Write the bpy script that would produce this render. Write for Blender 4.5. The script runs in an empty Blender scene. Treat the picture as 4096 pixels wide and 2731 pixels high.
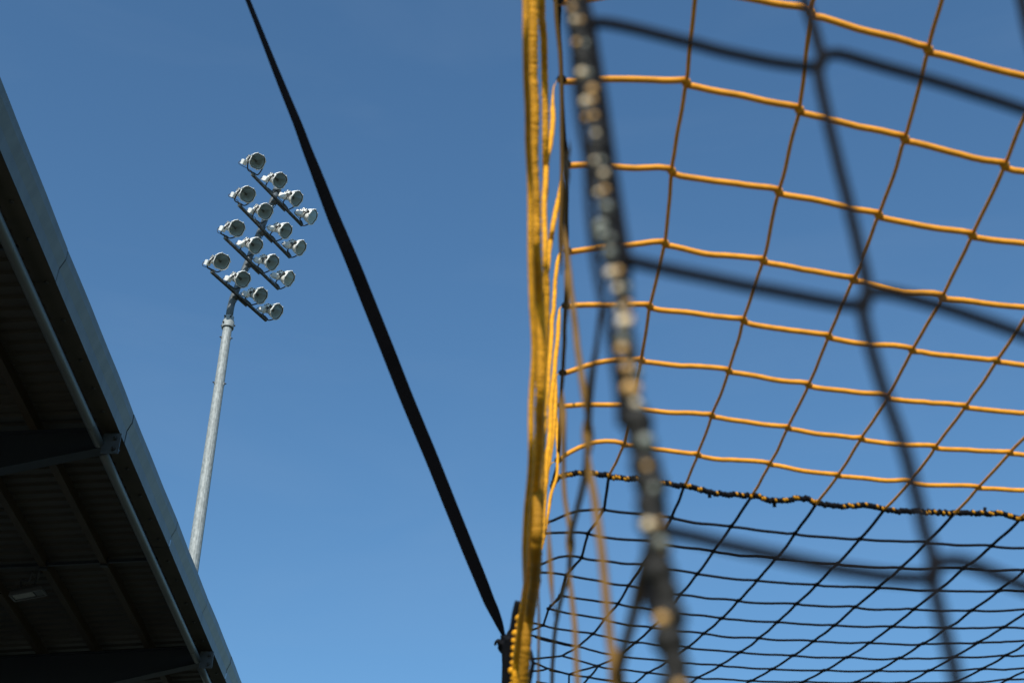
import bpy, math, random
import numpy as np
random.seed(7); rng = np.random.default_rng(7)
# ---------------------------------------------------------------- camera, sky, sun, exposure
S = bpy.context.scene
CAMZ = 1.0
PITCH = math.radians(35.3); F = 5518.0          # focal length in pixels of the 4096 px wide photograph
cP, sP = math.cos(PITCH), math.sin(PITCH)
cam = bpy.data.cameras.new('camera'); camo = bpy.data.objects.new('camera', cam)
S.collection.objects.link(camo); S.camera = camo
cam.sensor_width = 36; cam.lens = 36*F/4096; cam.clip_start = 0.02; cam.clip_end = 3000
camo.location = (0, 0, CAMZ); camo.rotation_euler = (math.pi/2 + PITCH, 0, 0)
cam.dof.use_dof = True; cam.dof.focus_distance = 45; cam.dof.aperture_fstop = 9.4
cam.dof.aperture_blades = 8; cam.dof.aperture_rotation = 0.2
SUN = np.array([-0.16, -0.80, 0.58]); SUN /= np.linalg.norm(SUN)
EL = math.asin(SUN[2]); AZ = math.atan2(SUN[0], SUN[1])
W = bpy.data.worlds.new('World'); S.world = W; W.use_nodes = True
nt = W.node_tree; bg = nt.nodes['Background']
sky = nt.nodes.new('ShaderNodeTexSky'); sky.sky_type = 'NISHITA'; sky.sun_disc = False
sky.sun_elevation = EL; sky.sun_rotation = AZ; sky.altitude = 100
sky.air_density = 1.2; sky.dust_density = 0.8; sky.ozone_density = 6.0
wb = nt.nodes.new('ShaderNodeMix'); wb.data_type = 'RGBA'; wb.blend_type = 'MULTIPLY'; wb.inputs[0].default_value = 1
wb.inputs[7].default_value = (.79, .995, 1.0, 1)
nt.links.new(sky.outputs[0], wb.inputs[6]); 
# thin cirrus veil, barely visible
tcw = nt.nodes.new('ShaderNodeTexCoord'); mpw = nt.nodes.new('ShaderNodeMapping'); nzw = nt.nodes.new('ShaderNodeTexNoise'); crw = nt.nodes.new('ShaderNodeMapRange'); mxw = nt.nodes.new('ShaderNodeMix'); mxw.data_type = 'RGBA'
mpw.inputs['Scale'].default_value = (2.2, 2.2, 9); mpw.inputs['Rotation'].default_value = (.15, .22, 0); nzw.inputs['Scale'].default_value = 1.6; nzw.inputs['Detail'].default_value = 7; nzw.inputs['Distortion'].default_value = .5
crw.inputs[1].default_value = .50; crw.inputs[2].default_value = .82; crw.inputs[3].default_value = 0; crw.inputs[4].default_value = .07
nt.links.new(tcw.outputs['Generated'], mpw.inputs[0]); nt.links.new(mpw.outputs[0], nzw.inputs['Vector']); nt.links.new(nzw.outputs['Fac'], crw.inputs[0]); nt.links.new(crw.outputs[0], mxw.inputs[0])
nt.links.new(wb.outputs[2], mxw.inputs[6]); mxw.inputs[7].default_value = (2.6, 3.4, 4.4, 1); nt.links.new(mxw.outputs[2], bg.inputs[0]); bg.inputs[1].default_value = 0.143
sl = bpy.data.lights.new('sun', 'SUN'); sl.energy = 4.7; sl.angle = math.radians(0.5); sl.color = (1, .95, .87)
so = bpy.data.objects.new('sun', sl); S.collection.objects.link(so)
so.rotation_euler = (math.pi/2 - EL, 0, math.pi - AZ)
S.view_settings.view_transform = 'Standard'; S.view_settings.look = 'None'
S.view_settings.gamma = 1; S.view_settings.exposure = 0.0
S.cycles.max_bounces = 8

# ---------------------------------------------------------------- helpers
COL = S.collection
def ray(px, py):
    u = (px-2048)/F; v = (1365.5-py)/F
    return np.array([u, cP - v*sP, sP + v*cP])
def at(px, py, depth):                           # a point at a given distance in front of the camera
    return ray(px, py)*depth + np.array([0, 0, CAMZ])
def nrm(v): return v/(np.linalg.norm(v)+1e-12)
class MB:
    def __init__(s): s.v = []; s.f = []; s.m = []; s.sm = []
    def add(s, vs, fs, mat=0, smooth=False):
        o = len(s.v); s.v += [tuple(map(float, p)) for p in vs]
        for f in fs: s.f.append(tuple(i+o for i in f)); s.m.append(mat); s.sm.append(smooth)
    def box(s, c, ax, h, mat=0):                 # centre, three axes, half sizes
        c = np.array(c, float); a = [nrm(np.array(q, float))*k for q, k in zip(ax, h)]
        vs = [c + i*a[0] + j*a[1] + k*a[2] for i in (-1, 1) for j in (-1, 1) for k in (-1, 1)]
        s.add(vs, [(0,1,3,2),(4,6,7,5),(0,4,5,1),(2,3,7,6),(0,2,6,4),(1,5,7,3)], mat)
    def tube(s, pts, r, n=8, mat=0, smooth=True, caps=True, flat=None):
        pts = [np.array(p, float) for p in pts]; N = len(pts)
        rs = r if hasattr(r, '__len__') else [r]*N
        t = [nrm(pts[min(i+1, N-1)] - pts[max(i-1, 0)]) for i in range(N)]
        a = np.array([0, 0, 1.]) if abs(t[0][2]) < .9 else np.array([0, 1., 0])
        u = nrm(np.cross(t[0], a)); vs = []
        for i in range(N):
            u = nrm(u - t[i]*(u@t[i])); w = np.cross(t[i], u)
            for k in range(n):
                an = 2*math.pi*k/n
                vs.append(pts[i] + rs[i]*(math.cos(an)*u + math.sin(an)*w))
        fs = [(i*n+k, i*n+(k+1) % n, (i+1)*n+(k+1) % n, (i+1)*n+k) for i in range(N-1) for k in range(n)]
        if caps: fs += [tuple(range(n-1, -1, -1)), tuple((N-1)*n+k for k in range(n))]
        s.add(vs, fs, mat, smooth)
    def blob(s, c, r, ax=None, mat=0, n=6):       # little ellipsoid; r is three radii
        ax = ax if ax is not None else np.eye(3); c = np.array(c, float); vs = []; R = n//2+2
        for i in range(1, R):
            th = math.pi*i/R
            for k in range(n):
                ph = 2*math.pi*k/n
                q = (math.sin(th)*math.cos(ph)*r[0], math.sin(th)*math.sin(ph)*r[1], math.cos(th)*r[2])
                vs.append(c + q[0]*ax[0] + q[1]*ax[1] + q[2]*ax[2])
        vs += [c + r[2]*ax[2], c - r[2]*ax[2]]; T = len(vs)-2; B = T+1; m = R-1
        fs = [(i*n+k, i*n+(k+1) % n, (i+1)*n+(k+1) % n, (i+1)*n+k) for i in range(m-1) for k in range(n)]
        fs += [(T, (k+1) % n, k) for k in range(n)] + [(B, (m-1)*n+k, (m-1)*n+(k+1) % n) for k in range(n)]
        s.add(vs, fs, mat, True)
    def revolve(s, o, ax, prof, n=24, mat=0, sq=0.0, smooth=True):   # prof = [(radius, along n)], sq squares the section
        o = np.array(o, float); s_, t_, n_ = ax; vs = []
        for r, z in prof:
            for k in range(n):
                an = 2*math.pi*(k+.5)/n
                rr = r*(1 + sq*(abs(math.sin(2*an))**1.5 - .5))
                vs.append(o + rr*(math.cos(an)*s_ + math.sin(an)*t_) + z*n_)
        m = len(prof)
        s.add(vs, [(i*n+k, i*n+(k+1) % n, (i+1)*n+(k+1) % n, (i+1)*n+k) for i in range(m-1) for k in range(n)], mat, smooth)
    def build(s, name, mats, parent=None):
        me = bpy.data.meshes.new(name); me.from_pydata(s.v, [], s.f)
        for m in (mats if isinstance(mats, (list, tuple)) else [mats]): me.materials.append(m)
        me.polygons.foreach_set('material_index', s.m); me.polygons.foreach_set('use_smooth', s.sm); me.update()
        o = bpy.data.objects.new(name, me); COL.objects.link(o)
        if parent is not None: o.parent = parent; o.matrix_parent_inverse = world_inv(parent)
        return o
def world_inv(p):
    bpy.context.view_layer.update(); return p.matrix_world.inverted()
def tag(o, label=None, cat=None, group=None, kind=None):
    for k, v in (('label', label), ('category', cat), ('group', group), ('kind', kind)):
        if v: o[k] = v
    return o
def thing(name, label, cat, loc):
    o = bpy.data.objects.new(name, None); COL.objects.link(o); o.location = [float(q) for q in loc]; o.empty_display_size = .2
    return tag(o, label, cat)
def smooth(pts, k=6):                             # Catmull-Rom through points
    P = [np.array(p, float) for p in pts]
    if len(P) < 3: return P
    P = [2*P[0]-P[1]] + P + [2*P[-1]-P[-2]]; out = []
    for i in range(1, len(P)-2):
        for j in range(k):
            t = j/k; a, b, c, d = P[i-1:i+3]
            out.append(.5*((2*b)+(c-a)*t+(2*a-5*b+4*c-d)*t*t+(3*b-a-3*c+d)*t**3))
    return out + [P[-2]]
def resample(pts, step):
    P = np.array(pts); d = np.r_[0, np.cumsum(np.linalg.norm(np.diff(P, axis=0), axis=1))]
    n = max(2, int(d[-1]/step)+1); s = np.linspace(0, d[-1], n)
    return np.stack([np.interp(s, d, P[:, k]) for k in range(3)], 1)
def wig(pts, amp, per=.05):                       # small irregularities of slack cord
    P = resample(pts, per/3); n = len(P)
    k = np.array([.25, .5, .25])
    for ax in range(3):
        q = rng.normal(0, amp, n+8)
        for _ in range(3): q = np.convolve(q, k, 'same')
        q = q[4:-4]*2; q[0] = q[-1] = 0
        P[:, ax] += q
    return P

# ---------------------------------------------------------------- materials
def mat(name, col, rough=.6, metal=0., spec=.5, var=0., scale=8., col2=None, bump=0., bscale=60., sheen=0., stretch=None, coat=0.):
    m = bpy.data.materials.new(name); m.use_nodes = True; t = m.node_tree; b = t.nodes['Principled BSDF']
    b.inputs['Base Color'].default_value = (*col, 1); b.inputs['Roughness'].default_value = rough
    b.inputs['Metallic'].default_value = metal; b.inputs['Specular IOR Level'].default_value = spec
    b.inputs['Coat Weight'].default_value = coat; b.inputs['Coat Roughness'].default_value = .2
    tc = t.nodes.new('ShaderNodeTexCoord'); mp = t.nodes.new('ShaderNodeMapping')
    t.links.new(tc.outputs['Object'], mp.inputs[0])
    if stretch: mp.inputs['Scale'].default_value = stretch
    if col2 or var:
        n = t.nodes.new('ShaderNodeTexNoise'); n.inputs['Scale'].default_value = scale; n.inputs['Detail'].default_value = 6
        r = t.nodes.new('ShaderNodeValToRGB'); c2 = col2 or tuple(q*(1-var) for q in col)
        r.color_ramp.elements[0].position = .35; r.color_ramp.elements[1].position = .65
        r.color_ramp.elements[0].color = (*c2, 1); r.color_ramp.elements[1].color = (*col, 1)
        t.links.new(mp.outputs[0], n.inputs['Vector']); t.links.new(n.outputs['Fac'], r.inputs[0]); t.links.new(r.outputs[0], b.inputs['Base Color'])
    if bump:
        n2 = t.nodes.new('ShaderNodeTexNoise'); n2.inputs['Scale'].default_value = bscale; n2.inputs['Detail'].default_value = 3
        bp = t.nodes.new('ShaderNodeBump'); bp.inputs['Strength'].default_value = bump; bp.inputs['Distance'].default_value = .01
        t.links.new(mp.outputs[0], n2.inputs['Vector']); t.links.new(n2.outputs['Fac'], bp.inputs['Height']); t.links.new(bp.outputs[0], b.inputs['Normal'])
    return m
M = {}
M['yellow'] = mat('yellow_cord', (.92, .37, .020), .6, spec=.3, var=.22, scale=45, bump=.25, bscale=500)
M['gold'] = mat('gold_cord', (.95, .41, .008), .55, spec=.3, var=.3, scale=90, bump=.4, bscale=600)
M['black_cord'] = mat('black_cord', (.006, .006, .008), .75, spec=.12, bump=.2, bscale=500)
M['black_rope'] = mat('black_rope', (.016, .014, .011), .6, spec=.25, bump=.15, bscale=400)
M['glint'] = mat('cream_glint', (.95, .74, .47), .25)  # pale colour for the painted glints of the near rope
M['grey_glint'] = mat('grey_green_glint', (.27, .28, .23), .3)  # duller painted glints of the same rope
M['shaded_gold'] = mat('shaded_gold_cord', (.42, .19, .008), .65, spec=.2, var=.3, scale=60, bump=.3, bscale=500)  # gold cord darkened: shade on the lower bundle put into the colour
M['seam_gold'] = mat('seam_gold_thread', (.62, .27, .012), .6, spec=.2, var=.3, scale=60)
M['shaded'] = mat('shaded_side_cord', (.20, .105, .025), .75, spec=.15, var=.3, scale=30)  # yellow side cord turned brown, its shade put into the colour
M['tan_glint'] = mat('ochre_glint', (.75, .42, .13), .35)  # tan colour for painted rope glints
M['strap'] = mat('black_webbing', (.003, .003, .004), .9, spec=.05, bump=.2, bscale=900)
M['galv'] = mat('galvanised_steel', (.34, .365, .36), .65, metal=.15, col2=(.215, .235, .23), scale=14, bump=.06, bscale=30, stretch=(1, 1, .5))
M['galv_dark'] = mat('weathered_grey_paint', (.10, .125, .145), .55, col2=(.075, .095, .11), scale=6, bump=.05, bscale=30)
M['arm'] = mat('dark_arm_steel', (.12, .13, .125), .6, var=.3, scale=5)
M['white'] = mat('cast_white_housing', (.80, .80, .76), .5, var=.12, scale=7)
M['rim'] = mat('white_rim', (.80, .80, .77), .45, var=.12, scale=10)
M['gasket'] = mat('black_gasket', (.02, .02, .02), .6)
M['bracket'] = mat('dark_bracket', (.045, .048, .05), .6, var=.3, scale=8)
M['reflector'] = mat('brushed_reflector', (.62, .70, .74), .30, metal=.5, bump=.05, bscale=40)
M['cable'] = mat('black_cable', (.012, .012, .012), .6)
M['lamp'] = mat('lamp_capsule', (.06, .06, .06), .3)
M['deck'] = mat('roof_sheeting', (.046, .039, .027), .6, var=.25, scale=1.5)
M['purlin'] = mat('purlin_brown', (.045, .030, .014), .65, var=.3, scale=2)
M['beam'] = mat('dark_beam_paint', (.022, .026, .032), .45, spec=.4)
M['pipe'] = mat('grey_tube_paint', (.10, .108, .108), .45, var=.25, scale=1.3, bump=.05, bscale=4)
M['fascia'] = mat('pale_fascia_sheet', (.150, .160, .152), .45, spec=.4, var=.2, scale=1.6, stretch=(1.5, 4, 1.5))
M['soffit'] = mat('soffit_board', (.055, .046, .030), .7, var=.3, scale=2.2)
M['screw'] = mat('screw_head', (.02, .02, .018), .5)
M['plate'] = mat('end_plate', (.05, .055, .058), .5, var=.3, scale=6)
M['unseen_concrete'] = mat('unseen_concrete', (.30, .29, .27), .85, var=.25, scale=1.2)
M['led'] = mat('lamp_glass', (.09, .095, .095), .2)
M['grass'] = mat('pitch_grass', (.070, .072, .040), .9, col2=(.052, .054, .030), scale=.6, bump=.5, bscale=40)
def glass_mat():
    m = bpy.data.materials.new('front_glass'); m.use_nodes = True; t = m.node_tree; t.nodes.clear()
    o = t.nodes.new('ShaderNodeOutputMaterial'); mx = t.nodes.new('ShaderNodeMixShader'); tr = t.nodes.new('ShaderNodeBsdfTransparent')
    g = t.nodes.new('ShaderNodeBsdfGlossy'); mx.inputs[0].default_value = .10
    tr.inputs[0].default_value = (.90, .94, .93, 1); g.inputs['Roughness'].default_value = .08
    t.links.new(tr.outputs[0], mx.inputs[1]); t.links.new(g.outputs[0], mx.inputs[2]); t.links.new(mx.outputs[0], o.inputs[0])
    return m
M['glass'] = glass_mat()

# ---------------------------------------------------------------- ground
g = MB(); g.add([(-900, -900, 0), (900, -900, 0), (900, 1500, 0), (-900, 1500, 0)], [(0, 1, 2, 3)])
tag(g.build('ground', M['grass']), 'mown green grass of the football pitch', kind='structure')

# ---------------------------------------------------------------- grandstand
YAW = -.0089; D = nrm(np.array([YAW, 1, 0])); E1 = np.array([D[1], -D[0], 0]); UP = np.array([0, 0, 1.])
def W3(x, y, z): return E1*x + D*y + UP*(z + CAMZ)     # stand coordinates, z above the camera
def ratio(px, py):
    r = ray(px, py); return (r@E1)/r[2]
def ydist(px, py, z):
    r = ray(px, py); return (r@D)/r[2]*z
Y0, Y1 = 4.0, 31.0
stand = thing('grandstand', 'dark steel grandstand roof with pale grey fascia and ribbed underside', 'grandstand', W3(-14, 17, -CAMZ))
zL = 10.35
prof = [(ratio(378, 1489)*zL, zL)]
for (px, z) in ((411, zL+.201), (450, zL+.350), (471, zL+.496)):
    prof.append((ratio(px, 1489)*z, z))
joints = [Y0, 7.2, 10.3] + [ydist(px, py, zL) for px, py in ((244, 1127), (507, 1771), (692, 2189), (817, 2490), (911, 2717))] + [29.0, Y1]
fb = MB()
def warp(y): return .004*math.sin(y*1.3) + .003*math.sin(y*3.1+1)
for a, b in zip(joints[:-1], joints[1:]):
    n = max(2, int((b-a)/.5)); ys = np.linspace(a+.012, b-.012, n+1)
    off = random.uniform(-.004, .004)
    pr = prof + [(prof[-1][0]-.25, prof[-1][1]+.02)]
    vs = [W3(x+off+warp(y)*(.3+k*.3), y, z) for y in ys for k, (x, z) in enumerate(pr)]; m = len(pr)
    fb.add(vs, [(i*m+k, (i+1)*m+k, (i+1)*m+k+1, i*m+k+1) for i in range(n) for k in range(m-1)])
    vs = [W3(x+off-.012, y, z) for y in (a-.05, a+.05) for x, z in prof]
    fb.add(vs, [(k, m-1+k, m+k, k+1) for k in range(len(prof)-1)], 1)
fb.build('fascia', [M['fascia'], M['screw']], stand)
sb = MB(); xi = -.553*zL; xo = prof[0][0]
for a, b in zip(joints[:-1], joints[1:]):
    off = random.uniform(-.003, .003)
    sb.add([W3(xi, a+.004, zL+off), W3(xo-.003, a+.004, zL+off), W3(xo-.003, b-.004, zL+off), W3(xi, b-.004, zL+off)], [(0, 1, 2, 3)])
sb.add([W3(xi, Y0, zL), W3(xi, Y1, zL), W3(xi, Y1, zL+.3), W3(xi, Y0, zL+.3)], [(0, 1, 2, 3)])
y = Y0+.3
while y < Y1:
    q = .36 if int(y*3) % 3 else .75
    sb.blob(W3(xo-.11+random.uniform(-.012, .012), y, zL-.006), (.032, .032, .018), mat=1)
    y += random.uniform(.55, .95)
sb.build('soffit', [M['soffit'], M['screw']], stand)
K = .06
def zt(x): return 10.44 + K*(x+5.5)
XB = -14.0
dk = MB(); pitch = .25; y = Y0; row = []; nd = MB()
secs = []
while y < Y1:
    for dy, dz in ((0, .045), (.085, .045), (.105, 0), (.23, 0)): secs.append((y+dy, dz))
    y += pitch
secs = [(yy, zz) for yy, zz in secs]
m = len(secs)
vs = [W3(x, yy, zt(x)+.22+dz) for x in (xi+.02, -8.5, -11, XB) for yy, dz in secs]
dk.add(vs, [(j*m+i, j*m+i+1, (j+1)*m+i+1, (j+1)*m+i) for j in range(3) for i in range(m-1)])
vs = [W3(x, yy, zt(x)+.30) for x in (prof[-1][0]-.25, XB) for yy in (Y0, Y1)]
dk.add(vs, [(0, 1, 3, 2)])
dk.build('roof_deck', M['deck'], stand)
px_ = [ratio(495, 2400)*10.40, ratio(388, 2620)*10.33]; dxp = px_[0]-px_[1]
xs = px_ + [px_[1]-dxp*k for k in range(1, 6)]
for x in xs:
    pb = MB(); zb = zt(x)+.005; 
    pb.box(W3(x+.035, (Y0+Y1)/2, zb+.10), (E1, D, UP), (.006, (Y1-Y0)/2, .10))          # web
    pb.box(W3(x, (Y0+Y1)/2, zb+.004), (E1, D, UP), (.058, (Y1-Y0)/2-.01, .006))         # flange
    pb.box(W3(x-.055, (Y0+Y1)/2, zb+.02), (E1, D, UP), (.003, (Y1-Y0)/2-.02, .014))     # lip
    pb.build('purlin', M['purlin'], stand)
beams = [8.9, ydist(471, 1800, 10.1), ydist(855, 2655, 10.1)]
for by in beams:
    xe = -5.47
    def hz(x): return min(1.3, .30 + max(0, xe-x)*.19)
    xl = list(np.linspace(xe, XB, 14)); bm = MB()
    for o0, o1 in ((-.006, .006),):
        vs = []
        for x in xl: vs += [W3(x, by+o0, zt(x)-.012), W3(x, by+o0, zt(x)-hz(x)), W3(x, by+o1, zt(x)-hz(x)), W3(x, by+o1, zt(x)-.012)]
        bm.add(vs, [(i*4+k, i*4+(k+1) % 4, i*4+4+(k+1) % 4, i*4+4+k) for i in range(13) for k in range(4)])
    for top in (0, 1):
        vs = []
        for x in xl:
            zc = zt(x)-.006 if top else zt(x)-hz(x)
            for (dy, dz) in ((-.10, -.006), (.10, -.006), (.10, .006), (-.10, .006)): vs.append(W3(x, by+dy, zc+dz))
        bm.add(vs, [(i*4+k, i*4+(k+1) % 4, i*4+4+(k+1) % 4, i*4+4+k) for i in range(13) for k in range(4)] + [(0, 1, 2, 3)])
    bo = bm.build('beam', M['beam'], stand)
    pl = MB()
    pl.box(W3(xe-.075, by-.115, 10.14), (E1, D, UP), (.125, .010, .165)); 
    for dx, dz in ((-.0, .07), (-.0, -.10)):
        q = W3(xe-.0+dx-.02, by-.128, 10.15+dz)
        pl.tube([q, q - D*.03], .032, 6, 1, smooth=False); pl.tube([q, q-D*.05], .011, 6, 1)
    pl.build('end_plate', [M['plate'], M['screw']], bo)
xpipe = ratio(266, 1489)*10.13
ends = [Y0] + [b for b in beams] + [Y1]
for a, b in zip(ends[:-1], ends[1:]):
    pp = MB(); a_ = a if a == Y0 else a+.12; b_ = b if b == Y1 else b-.13
    pp.tube([W3(xpipe, y, 10.13) for y in np.linspace(a_, b_, 12)], .070, 20)
    pp.tube([W3(xpipe, b_-.5, 10.13), W3(xpipe, b_-.47, 10.13)], .0735, 20)
    pp.build('edge_tube', M['pipe'], stand)
for yy in (12.9, ydist(300, 2240, 10.45), 28.8):
    rb = MB()
    for xa, xb in zip([xi]+xs[:-1], xs): rb.box(W3((xa+xb)/2, yy, zt((xa+xb)/2)+.06), (E1+UP*K, D, UP), ((xa-xb)/2, .022, .028))
    for x in xs: rb.box(W3(x-.0, yy, zt(x)+.045), (E1, D, UP), (.062, .045, .075))
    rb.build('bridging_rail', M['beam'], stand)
rw = MB()
rw.box(W3(XB-.1, (Y0+Y1)/2, 4.3), (E1, D, UP), (.1, (Y1-Y0)/2, 5.3)); rw.build('unseen_rear_wall', M['unseen_concrete'], stand)  # wall out of view, added to dim the roof underside
tr = MB()
for k in range(10):
    x = -6.6-.75*k; tr.box(W3(x-.375, (Y0+Y1)/2, -1+(.4+.42*k)/2), (E1, D, UP), (.374, (Y1-Y0)/2, (.4+.42*k)/2))
tr.build('unseen_terrace', M['unseen_concrete'], stand)  # unseen steps, added to block bounce light under the roof
for by in beams:
    pb = MB(); pb.box(W3(-13.6, by, 3.9), (E1, D, UP), (.15, .15, 4.9)); pb.box(W3(-13.6, by, -.98), (E1, D, UP), (.3, .3, .02)); pb.build('column', M['beam'], stand)

# small lamp under the roof
RIGHT_ = np.array([1., 0, 0])
zl = zt(xs[1]); r = ray(112, 2378); lz = 9.95; lp = r/r[2]*lz + np.array([0, 0, CAMZ])
lamp = thing('under_roof_floodlight', 'small grey rectangular floodlight hanging below a roof purlin', 'lamp', lp)
nL = nrm(np.array([.2, .1, -.97])); sL = nrm(RIGHT_ - nL*(nL@RIGHT_)); tL = np.cross(sL, nL); tL = tL if tL[1] < 0 else -tL
lb = MB()
vs = []
for (a, b, c) in ((.27, .16, 0), (.26, .155, .05), (.18, .10, .12), (.11, .06, .14)):
    for sx, sy in ((-1, -1), (1, -1), (1, 1), (-1, 1)): vs.append(lp + sx*a*sL + sy*b*tL - c*nL)
lb.add(vs, [(i*4+k, i*4+(k+1) % 4, i*4+4+(k+1) % 4, i*4+4+k) for i in range(3) for k in range(4)] + [(12, 13, 14, 15)])
for sx in (-1, 1): lb.box(lp + sx*.26*sL + .006*nL, (sL, tL, nL), (.015, .16, .012))
for sy in (-1, 1): lb.box(lp + sy*.15*tL + .006*nL, (sL, tL, nL), (.245, .014, .0125))
for k in range(5): lb.box(lp - .12*nL + (k-2)*.06*sL, (sL, tL, nL), (.004, .08, .03))
lb.build('lamp_housing', mat('grey_lamp_body', (.07, .07, .07), .5), lamp)
lg = MB(); lg.box(lp - .001*nL - .07*sL, (sL, tL, nL), (.17, .135, .003)); lg.box(lp - .001*nL + .18*sL, (sL, tL, nL), (.06, .135, .006), 1)
lg.build('lamp_glass', [M['led'], M['plate']], lamp)
lk = MB(); r = ray(145, 2283); top = r/r[2]*(zt(xs[1])-.0) + np.array([0, 0, CAMZ])
for sx in (-1, 1):
    lk.tube(smooth([lp + sx*.11*sL - .12*nL, lp + sx*.13*sL - .16*nL + UP*.14, (lp+top)/2 + sx*.07*sL + UP*.06, top + sx*.05*E1], 5), .022, 6)
lk.build('lamp_bracket', M['bracket'], lamp)

# ---------------------------------------------------------------- floodlight mast
CD = 48.0; col_ = at(912, 1300, CD); mx, my, mzt = col_
mast = thing('floodlight_mast', 'tall galvanised floodlight mast carrying four angled rows of floodlights', 'floodlight mast', (mx, my, 0))
n = 16; pm = MB(); 
def prad(z): return .157 + .0042*(mzt-z)
zs = list(np.linspace(0, mzt+.0, 10))
vs = [(mx + prad(z)*math.cos(2*math.pi*(k+.3)/n), my + prad(z)*math.sin(2*math.pi*(k+.3)/n), z) for z in zs for k in range(n)]
pm.add(vs, [(i*n+k, i*n+(k+1) % n, (i+1)*n+(k+1) % n, (i+1)*n+k) for i in range(len(zs)-1) for k in range(n)])
pole = pm.build('pole', M['galv'], mast)
def bolt(px, py, rr):
    r = ray(px, py); k = math.hypot(mx, my)/math.hypot(r[0], r[1]); return r[2]*k + CAMZ
for (px, py) in ((888, 1352), (860, 1533)):
    z = bolt(px, py, 0)
    for an in (math.radians(-150), math.radians(-5)):
        d = np.array([math.cos(an), math.sin(an), 0]); q = np.array([mx, my, z]) + d*prad(z)
        bb = MB(); bb.box(q, (d, np.cross(d, UP), UP), (.006, .045, .055), 1); bb.tube([q, q+d*.075], .016, 6, 0)
        bb.tube([q+d*.03, q+d*.05], .028, 6, 0, smooth=False)
        bb.build('pole_bolt', [M['bracket'], M['galv']], mast)
cb = MB(); zc = mzt - .12
cb.revolve((mx, my, zc), (np.array([1., 0, 0]), np.array([0, 1., 0]), UP), [(.165, -.02), (.205, -.03), (.212, 0), (.205, .27), (.172, .31), (.170, .46), (.13, .48)], 28)
cb.build('collar', M['galv'], mast)
for an, dz in ((-125, .12), (-125, .40), (-60, .38), (10, .12), (170, .12)):
    d = np.array([math.cos(math.radians(an)), math.sin(math.radians(an)), 0]); q = np.array([mx, my, zc+dz]) + d*(.20 if dz < .3 else .17)
    cc = MB(); cc.tube([q, q+d*.05], .032, 6, smooth=False); cc.build('collar_bolt', M['bracket'], mast)
# leaning head: direction solved from where the four rows are fixed to it
ARM = nrm(np.array([.457, .89, 0])); LEAN = np.array([.89, -.457, 0])
att = [(1094.5, 785.5), (1046, 913.5), (995, 1043), (939.4, 1170)]
B0 = np.array([mx, my, mzt + 1.30]); best = None
def pr(P):
    P = P - np.array([0, 0, CAMZ]); z = P[1]*cP + P[2]*sP; y = -P[1]*sP + P[2]*cP
    return np.array([2048 + F*P[0]/z, 1365.5 - F*y/z])
for al in np.radians(np.arange(2, 60, .5)):
    for dz in np.arange(.2, 2.4, .1):
        B = np.array([mx, my, mzt+dz]); h = LEAN*math.sin(al) + UP*math.cos(al)
        e = 0; ts = []
        for (x, y) in att:
            r = ray(x, y); A_ = np.stack([h, -r], 1); b_ = np.array([0, 0, CAMZ]) - B
            s_ = np.linalg.lstsq(A_, b_, rcond=None)[0]; P = B + h*s_[0]; e += ((pr(P) - (x, y))**2).sum(); ts.append(s_[0])
        if best is None or e < best[0]: best = (e, al, dz, ts)
_, al, dz, ts = best; print('head', best[0], math.degrees(al), dz, ts)
Bn = np.array([mx, my, mzt+dz]); Hd = LEAN*math.sin(al) + UP*math.cos(al)
hp = MB(); c0 = np.array([mx, my, mzt+.3]); bl = min(dz-.35, .7)
pts = [c0] + [Bn - UP*bl] + smooth([Bn - UP*bl, Bn - UP*bl*.45 + LEAN*.02*0, Bn + Hd*bl*.0 + (Hd-UP)*0.05, Bn + Hd*bl*.5, Bn + Hd*bl], 4)[1:] + [Bn + Hd*(max(ts)+.28)]
pts = resample(pts, .4); hp.tube(pts, [.128 - .018*i/len(pts) for i in range(len(pts))], 20)
hp.build('head_pole', M['galv_dark'], mast)
top = Bn + Hd*(max(ts)+.20); cq = MB(); cq.tube([top, top + Hd*.16], .155, 20); cq.build('head_cap', M['galv_dark'], mast)
arms_px = [((1007, 696), (1208, 902)), ((954, 819), (1160, 1030)), ((898, 950), (1114, 1156)), ((845, 1086), (1065, 1282))]
def cr(x, y): return (760 + x/2.0625, 560 + y/2.0625)
lights = [[(557, 177, .93), (742, 335, .80), (880, 485, .62), (1010, 635, .42)],
          [(475, 450, .92), (622, 590, .86), (790, 750, .64), (912, 890, .52)],
          [(387, 730, .90), (543, 872, .73), (680, 1010, .67), (818, 1145, .50)],
          [(262, 1003, .93), (437, 1150, .82), (583, 1285, .70), (715, 1415, .62)]]
RIGHT = np.array([1., 0, 0]); IUP = np.array([0, -sP, cP]); FWD = np.array([0, cP, sP])
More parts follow.
